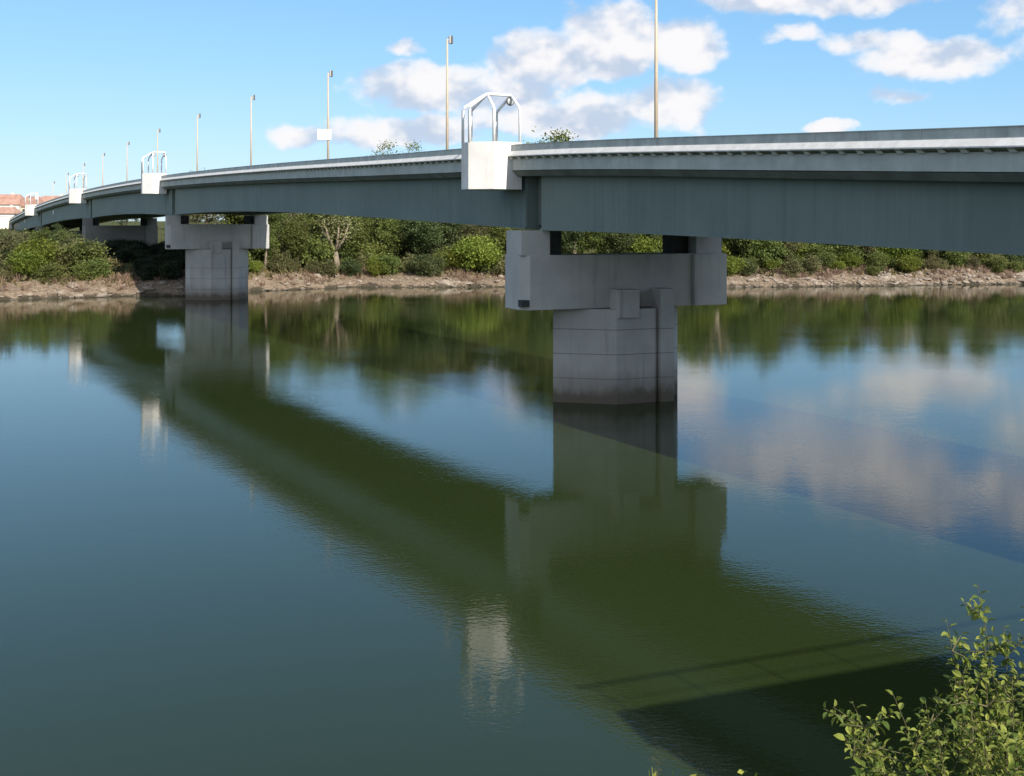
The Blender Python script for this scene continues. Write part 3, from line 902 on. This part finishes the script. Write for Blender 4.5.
# ------------------------------------------------------------------ foreground shrub
def near_shrub():
    bx, by = 2.55, 5.05; bz = float(nground(bx, by)) - .1
    root = empty('shrub', (bx, by, bz)); tag(root, 'leafy yellow-green shrub close to the camera at the lower right', 'shrub')
    r = random.Random(5); rs = np.random.default_rng(5)
    stems = MB(); V = []
    def pt(px, py, d): return Vector((at(px, d), d, CAMZ - (py - 221) / 1100 * d))
    tips = [(978, 598, 5.0), (946, 632, 4.9), (1004, 640, 5.1), (1030, 610, 5.2), (1060, 640, 5.2), (1012, 690, 4.7), (985, 660, 5.0), (962, 690, 4.8), (1075, 600, 5.3),
            (852, 716, 4.7), (893, 708, 4.8), (846, 752, 4.6), (925, 715, 4.9), (948, 690, 5.0), (905, 745, 4.6), (965, 730, 4.7), (995, 740, 4.6), (880, 770, 4.6),
            (940, 765, 4.5), (1020, 755, 4.5), (1050, 720, 4.7), (1000, 715, 5.1), (1040, 680, 5.0), (915, 775, 4.8), (970, 775, 4.6), (1010, 785, 4.4), (1060, 770, 4.5), (863, 738, 4.9), (930, 740, 5.1), (985, 700, 5.2), (1030, 715, 5.2)]
    base = Vector((bx, by, bz))
    for i, (px, py, d) in enumerate(tips):
        e = pt(px, py - 14, d)
        b0 = base + Vector((r.uniform(-.25, .25), r.uniform(-.2, .2), 0))
        m1 = b0.lerp(e, .45) + Vector((r.uniform(-.05, .1), r.uniform(-.1, .1), .25 if py > 680 else .05))
        m2 = b0.lerp(e, .78) + Vector((r.uniform(-.03, .06), r.uniform(-.05, .05), .14 if py > 680 else .02))
        # smooth path
        P = [b0, m1, m2, e]; path = []
        for k in range(15):
            u = k / 14
            q = (1 - u) ** 3 * P[0] + 3 * u * (1 - u) ** 2 * P[1] + 3 * u * u * (1 - u) * P[2] + u ** 3 * P[3]
            path.append(q)
        stems.tube(path, [.008 * (1 - .85 * k / 14) for k in range(15)], 5)
        # leaves along the upper two thirds, in alternate order, plus short side twigs
        def leaves(path, n, lo, size):
            for k in range(n):
                u = lo + (1 - lo) * (k + r.random() * .6) / n
                f = min(u, .999) * (len(path) - 1); j = int(f)
                c = path[j].lerp(path[min(j + 1, len(path) - 1)], f - j)
                ax = (path[min(j + 1, len(path) - 1)] - path[max(j - 1, 0)]).normalized()
                ang = k * 2.4 + r.uniform(-.5, .5)
                s1 = ax.cross(Vector((0, 0, 1)));
                if s1.length < .1: s1 = Vector((1, 0, 0))
                s1.normalize(); s2 = ax.cross(s1)
                out = (s1 * math.cos(ang) + s2 * math.sin(ang) + ax * r.uniform(.2, .8) + Vector((0, 0, r.uniform(-.5, .2)))).normalized()
                L = size * r.uniform(.6, 1.25); wv = L * r.uniform(.22, .3)
                nn = (Vector((r.uniform(-.6, .6), r.uniform(-.6, .6), 1))); side = out.cross(nn).normalized(); nrm = side.cross(out).normalized()
                c0 = c + out * .006
                mid1 = c0 + out * L * .35; mid2 = c0 + out * L * .7 - nrm * L * .06; tip = c0 + out * L - nrm * L * .18
                fold = nrm * wv * .45
                # two polygons per half: 4 quads, each its own island is avoided by one fan of quads
                V.append((c0, mid1, mid1 + side * wv + fold, c0 + out * L * .08 + side * wv * .4))
                V.append((mid1, mid2, mid2 + side * wv * .8 + fold, mid1 + side * wv + fold))
                V.append((mid2, tip, tip, mid2 + side * wv * .8 + fold))
                V.append((mid1, c0, c0 + out * L * .08 - side * wv * .4, mid1 - side * wv + fold))
                V.append((mid2, mid1, mid1 - side * wv + fold, mid2 - side * wv * .8 + fold))
                V.append((tip, mid2, mid2 - side * wv * .8 + fold, tip))
        leaves(path, 56, .34, .044)
        for q in range(20):
            j = r.randint(5, 13); st = path[j]
            e2 = st + Vector((r.uniform(-.16, .16), r.uniform(-.12, .12), r.uniform(-.03, .17)))
            sub = [st.lerp(e2, w / 4) for w in range(5)]
            stems.tube(sub, [.004, .0035, .003, .002, .001], 4)
            leaves(sub, 11, .12, .039)
    V = np.array([[tuple(a) for a in f] for f in V]).reshape(-1, 3) - np.array([bx, by, bz])
    # triangles written as quads with a doubled corner: nudge so they stay valid
    link('foliage', np_leaf('foliage', V), root)
    st = stems.build('stem', M['twig'], root, (bx, by, bz), fixn=False)
def np_leaf(name, V):
    me = bpy.data.meshes.new(name)
    V = V.reshape(-1, 6, 4, 3)
    verts = []; faces = []
    for leaf in V:
        base = len(verts); uniq = {}
        for q in leaf:
            f = []
            for p in q:
                k = tuple(np.round(p, 5))
                if k not in uniq: uniq[k] = base + len(uniq); verts.append(tuple(p))
                if uniq[k] not in f: f.append(uniq[k])
            if len(f) > 2: faces.append(tuple(f))
    me.from_pydata(verts, [], faces); me.materials.append(M['leafnear'])
    return me
near_shrub()

# dry stalks at the very bottom of the frame
def stalks():
    bx, by = 1.15, 5.2; bz = float(nground(bx, by)) - .05
    r = random.Random(9); mb = MB()
    for i in range(46):
        px = r.uniform(640, 770); py = 776 - r.uniform(-40, 9)
        d = r.uniform(4.8, 5.6)
        e = Vector((at(px, d), d, CAMZ - (py - 221) / 1100 * d))
        b0 = Vector((bx + (e.x - bx) * .7 + r.uniform(-.1, .1), d + r.uniform(-.1, .1), 0)); b0.z = float(nground(b0.x, b0.y)) - .03
        m = b0.lerp(e, .6) + Vector((r.uniform(-.05, .05), 0, .05))
        mb.tube([b0, m, e], [.005, .004, .0015], 4)
        for k in range(9):
            c = m.lerp(e, r.random()) + Vector((r.uniform(-.02, .02), r.uniform(-.02, .02), 0)); L = r.uniform(.02, .05)
            dr = Vector((r.uniform(-1, 1), r.uniform(-1, 1), r.uniform(0, 1))).normalized() * L
            sd = Vector((r.uniform(-1, 1), r.uniform(-1, 1), r.uniform(-1, 1))).normalized() * L * .25
            mb.add([c, c + dr * .5 + sd, c + dr, c + dr * .5 - sd], [(0, 1, 2, 3)])
    tag(mb.build('weeds', M['leafnear'], None, (bx, by, bz), fixn=False), 'dry weed tips poking into the bottom edge left of the shrub', 'weeds', kind='stuff')
stalks()

# ------------------------------------------------------------------ town at the far end
def mat_roof():
    m, t, b, pos = material('clay_roof', .85, .2)
    n = t.noise(pos, .8, 5, .65)
    c = t.mix(t.ramp(n, .3, .7), (.33, .18, .135), (.45, .285, .22))
    t.l.new(c, b.inputs['Base Color']); return m
M['roof'] = mat_roof()
M['wall'] = mat_plain('house_wall', (.68, .64, .58), .85, .08, .3)
M['wallcream'] = mat_plain('house_wall_cream', (.62, .52, .36), .85, .08, .3)
M['window'] = mat_plain('window_dark', (.05, .055, .06), .2, .1, 2, 0, 0, .6)
def house(px0, px1, d, ytop, yeave, label, rot=0.0, wall='wall', depth=9.0, gable_front=False, rows=2):
    x0, x1 = at(px0, d), at(px1, d); w = x1 - x0; cx = (x0 + x1) / 2
    g = float(ground(cx, d)) - .5
    zr = CAMZ + (221 - ytop) / 1100 * d; ze = CAMZ + (221 - yeave) / 1100 * d
    t = empty('house', (cx, d, g), rot); tag(t, label, 'house', 'red-roofed houses beyond the bridge')
    mb = MB()
    H, E_ = zr - g, ze - g
    hw, hd = w / 2, depth / 2
    mb.box((0, hd, E_ / 2), (w, depth, E_)); mb.build('wall', M[wall], t)
    mb = MB(); o = .5
    if gable_front:
        mb.add([(-hw - o, -o, E_ - .2), (hw + o, -o, E_ - .2), (0, -o, H), (-hw - o, depth + o, E_ - .2), (hw + o, depth + o, E_ - .2), (0, depth + o, H)], [(0, 1, 2), (3, 5, 4), (0, 3, 4, 1), (1, 4, 5, 2), (2, 5, 3, 0)])
    else:
        mb.add([(-hw - o, -o, E_ - .2), (hw + o, -o, E_ - .2), (hw + o, depth + o, E_ - .2), (-hw - o, depth + o, E_ - .2), (-hw + 1.5, hd, H), (hw - 1.5, hd, H)], [(3, 2, 1, 0), (0, 1, 5, 4), (1, 2, 5), (2, 3, 4, 5), (3, 0, 4)])
    rf = mb.build('roof', M['roof'], t)
    mb = MB(); mb.box((hw * .4, hd * 1.1, H - .2), (.7, .9, 1.8)); mb.build('chimney', M['wall'], rf)
    nwin = max(2, int(w / 3.2))
    for r_ in range(rows):
        for k in range(nwin):
            x = -hw + w * (k + .5) / nwin; z = E_ - 1.7 - r_ * 2.9
            if z < 1: continue
            mb = MB(); mb.box((x, -.02, z), (1.1, .12, 1.4)); mb.build('window', M['window'], t)
house(-22, 19, 372, 194, 204, 'long white house with a red hip roof at the far left edge')
house(33, 66, 380, 195.5, 204, 'long red-roofed house right of the gabled cream house')
house(21, 34, 356, 196, 206, 'narrow cream house with front gable between two long red roofs', 0, 'wallcream', 9, True)
house(-12, 14, 345, 207, 213, 'low white house in front of the long red roof', 0, 'wall', 7, False, 1)
house(36, 56, 362, 201, 208, 'small low red-roofed house in the second row behind the parapet', .1, 'wall', 7, False, 1)
house(-60, -26, 365, 196, 205, 'red-roofed house beyond the left edge of the town', 0, 'wall')
# pale abutment wall at the bridge end
t = empty('bridge_abutment', (*PL(298, -2), 0)); org = (*PL(298, -2), 0); tag(t, 'pale concrete abutment wall closing the far end of the bridge', 'abutment')
x, y = PL(298, -1.6); mb = MB(); mb.box((x, y, 6.6), (6, 4.6, 9.4), (U[:], A[:])); mb.build('wing_wall', M['wall'], t, org, bevel=.05)
x, y = PL(300, 5.9); mb = MB(); mb.box((x, y, 5.9), (4, 10.4, 7.4), (U[:], A[:])); mb.build('front_wall', M['pier'], t, org, bevel=.05)
x, y = PL(298, -1.6); mb = MB(); mb.box((x, y, 11.42), (6.4, 5.0, .24), (U[:], A[:])); mb.build('coping', M['ledge'], t, org, bevel=.03)

# ------------------------------------------------------------------ sky, sun, camera
SUN_AZ = R(301.5); SUN_EL = R(33)
sdir = Vector((math.cos(SUN_AZ) * math.cos(SUN_EL), math.sin(SUN_AZ) * math.cos(SUN_EL), math.sin(SUN_EL)))
ld = bpy.data.lights.new('sun', 'SUN'); ld.energy = 4.4; ld.angle = R(.53); ld.color = (1.0, .93, .83)
lo = bpy.data.objects.new('sun', ld); COL.objects.link(lo); lo.location = (40, -60, 80)
lo.rotation_euler = (-sdir).to_track_quat('-Z', 'Y').to_euler()

w = bpy.data.worlds.new('World'); scn.world = w; w.use_nodes = True
t = NT(w.node_tree); bg = w.node_tree.nodes['Background']
sky = t.new('ShaderNodeTexSky', sky_type='NISHITA', sun_disc=False)
sky.sun_elevation = SUN_EL; sky.sun_rotation = math.atan2(sdir.x, sdir.y)
sky.altitude = 50; sky.air_density = 1.0; sky.dust_density = .15; sky.ozone_density = 2.5
STR = .12
gen = t.new('ShaderNodeTexCoord').outputs['Generated']
dx, dy, dz = t.sep(t.vmath('NORMALIZE', gen))
az = t.math('ARCTAN2', dx, dy); el = t.math('ARCSINE', dz)
ae = t.comb(az, el, 0.0)
# billow: warp the direction, then cut fractal noise with soft cloud bodies
warp = t.new('ShaderNodeTexNoise'); t.put(warp.inputs['Vector'], ae); warp.inputs['Scale'].default_value = 26; warp.inputs['Detail'].default_value = 3
aw = t.vmath('ADD', ae, t.vmath('MULTIPLY', t.vmath('SUBTRACT', warp.outputs['Color'], (.5, .5, .5)), (.030, .022, 0)))
wx, wy, _ = t.sep(aw)
# (px, py, rx, ry_up, ry_down) measured as directions in degrees of a far cloud body
def ang(px, py):
    a = math.atan2(px - 512, 1100); e = math.atan2(221 - py, math.hypot(1100, px - 512)); return a, e
CL = [(545, 66, 60, 42, 24, 1.1), (612, 54, 66, 54, 28, 1.15), (684, 50, 44, 34, 26, 1.0), (430, 88, 86, 28, 24, .95), (505, 95, 70, 22, 20, .85),
      (560, 122, 110, 30, 18, .9), (660, 108, 62, 34, 24, .9), (400, 132, 90, 20, 16, .85), (305, 136, 50, 14, 12, .65), (404, 48, 22, 11, 9, .5),
      (770, -6, 75, 30, 20, .9), (870, -14, 85, 40, 26, 1.0), (790, 36, 34, 12, 9, .55), (925, 62, 72, 26, 18, .95), (865, 44, 40, 14, 12, .6),
      (830, 128, 24, 9, 8, .85), (1015, 20, 34, 22, 14, .55), (1005, -50, 60, 36, 24, .9), (745, -28, 50, 22, 16, .8), (900, -60, 60, 30, 20, .8), (1120, 40, 90, 30, 20, .9), (900, 92, 30, 9, 8, .4)]
body = None
for (px, py, rx, ru, rd, wgt) in CL:
    a0, e0 = ang(px, py); k = 1 / 1100
    u = t.math('DIVIDE', t.math('SUBTRACT', wx, a0), rx * k)
    ve = t.math('SUBTRACT', wy, e0)
    v = t.math('MAXIMUM', t.math('DIVIDE', ve, ru * k), t.math('DIVIDE', ve, -rd * k))
    q = t.math('ADD', t.math('MULTIPLY', u, u), t.math('MULTIPLY', v, v))
    val = t.math('MULTIPLY', t.math('SUBTRACT', 1.0, q), wgt)
    body = val if body is None else t.math('SMOOTH_MAX', body, val, .25)
aes = t.vmath('MULTIPLY', ae, (1.0, 1.35, 1.0))
n1 = t.noise(aes, 21, 8, .56)
dens = t.math('ADD', body, t.math('MULTIPLY', t.math('SUBTRACT', n1, .5), 2.3))
mask = t.ramp(dens, -.16, .46)
# sunlit tops against shaded bases, from the slope of the billows
s1 = t.noise(aes, 15, 3, .5); s2 = t.noise(t.vmath('ADD', aes, (.005, .02, 0)), 15, 3, .5)
lit = t.math('ADD', t.math('MULTIPLY', t.math('SUBTRACT', s1, s2), 3.0), t.math('MULTIPLY', t.math('SUBTRACT', n1, .5), 2.0))
lit = t.ramp(lit, -.40, .30)
thick = t.ramp(dens, .0, 1.0)
cloud = t.mix(lit, (3.1, 3.6, 4.45), (5.4, 5.3, 5.35))
tint = t.sep(t.vmath('MULTIPLY', sky.outputs[0], (.164, .174, .200)))
def soft(v, a_, b_):   # gentle shoulder so that the horizon does not burn out
    return t.math('DIVIDE', t.math('MULTIPLY', v, a_ / FEXP), t.math('ADD', 1.0, t.math('MULTIPLY', v, b_)))
FEXP = STR * 2 ** .6
skycol = t.comb(soft(tint[0], .77, .42), soft(tint[1], 1.21, .715), soft(tint[2], 1.52, .78))
col = t.mix(t.math('MULTIPLY', mask, t.ramp(thick, 0, 1, .78, .97)), skycol, cloud)
# broken cloud added overhead and behind the camera to lift the ambient light
ca = t.noise(t.vmath('MULTIPLY', gen, (1.0, 1.0, 2.2)), 2.6, 6, .6)
zone = t.math('MULTIPLY', t.ramp(t.math('SUBTRACT', dy, t.math('MULTIPLY', dz, .55)), .05, -.45), t.ramp(dz, .0, .06))
cm = t.math('MULTIPLY', t.ramp(ca, .40, .56), zone)
col = t.mix(t.math('MULTIPLY', cm, .80), col, t.mix(t.ramp(ca, .45, .7), (7.2, 7.1, 7.0), (5.5, 5.5, 5.6)))
t.l.new(col, bg.inputs['Color']); bg.inputs['Strength'].default_value = STR

cam = bpy.data.cameras.new('camera'); co = bpy.data.objects.new('camera', cam); COL.objects.link(co)
co.location = (0, 0, CAMZ); co.rotation_euler = (R(90), 0, 0)
cam.sensor_width = 36; cam.lens = 1100 / 1024 * 36
cam.shift_y = -(388 - 221) / 1024
cam.clip_start = .1; cam.clip_end = 20000
scn.camera = co
scn.view_settings.view_transform = 'Standard'; scn.view_settings.look = 'None'
scn.view_settings.gamma = 1; scn.view_settings.use_curve_mapping = False
scn.view_settings.exposure = 0.6
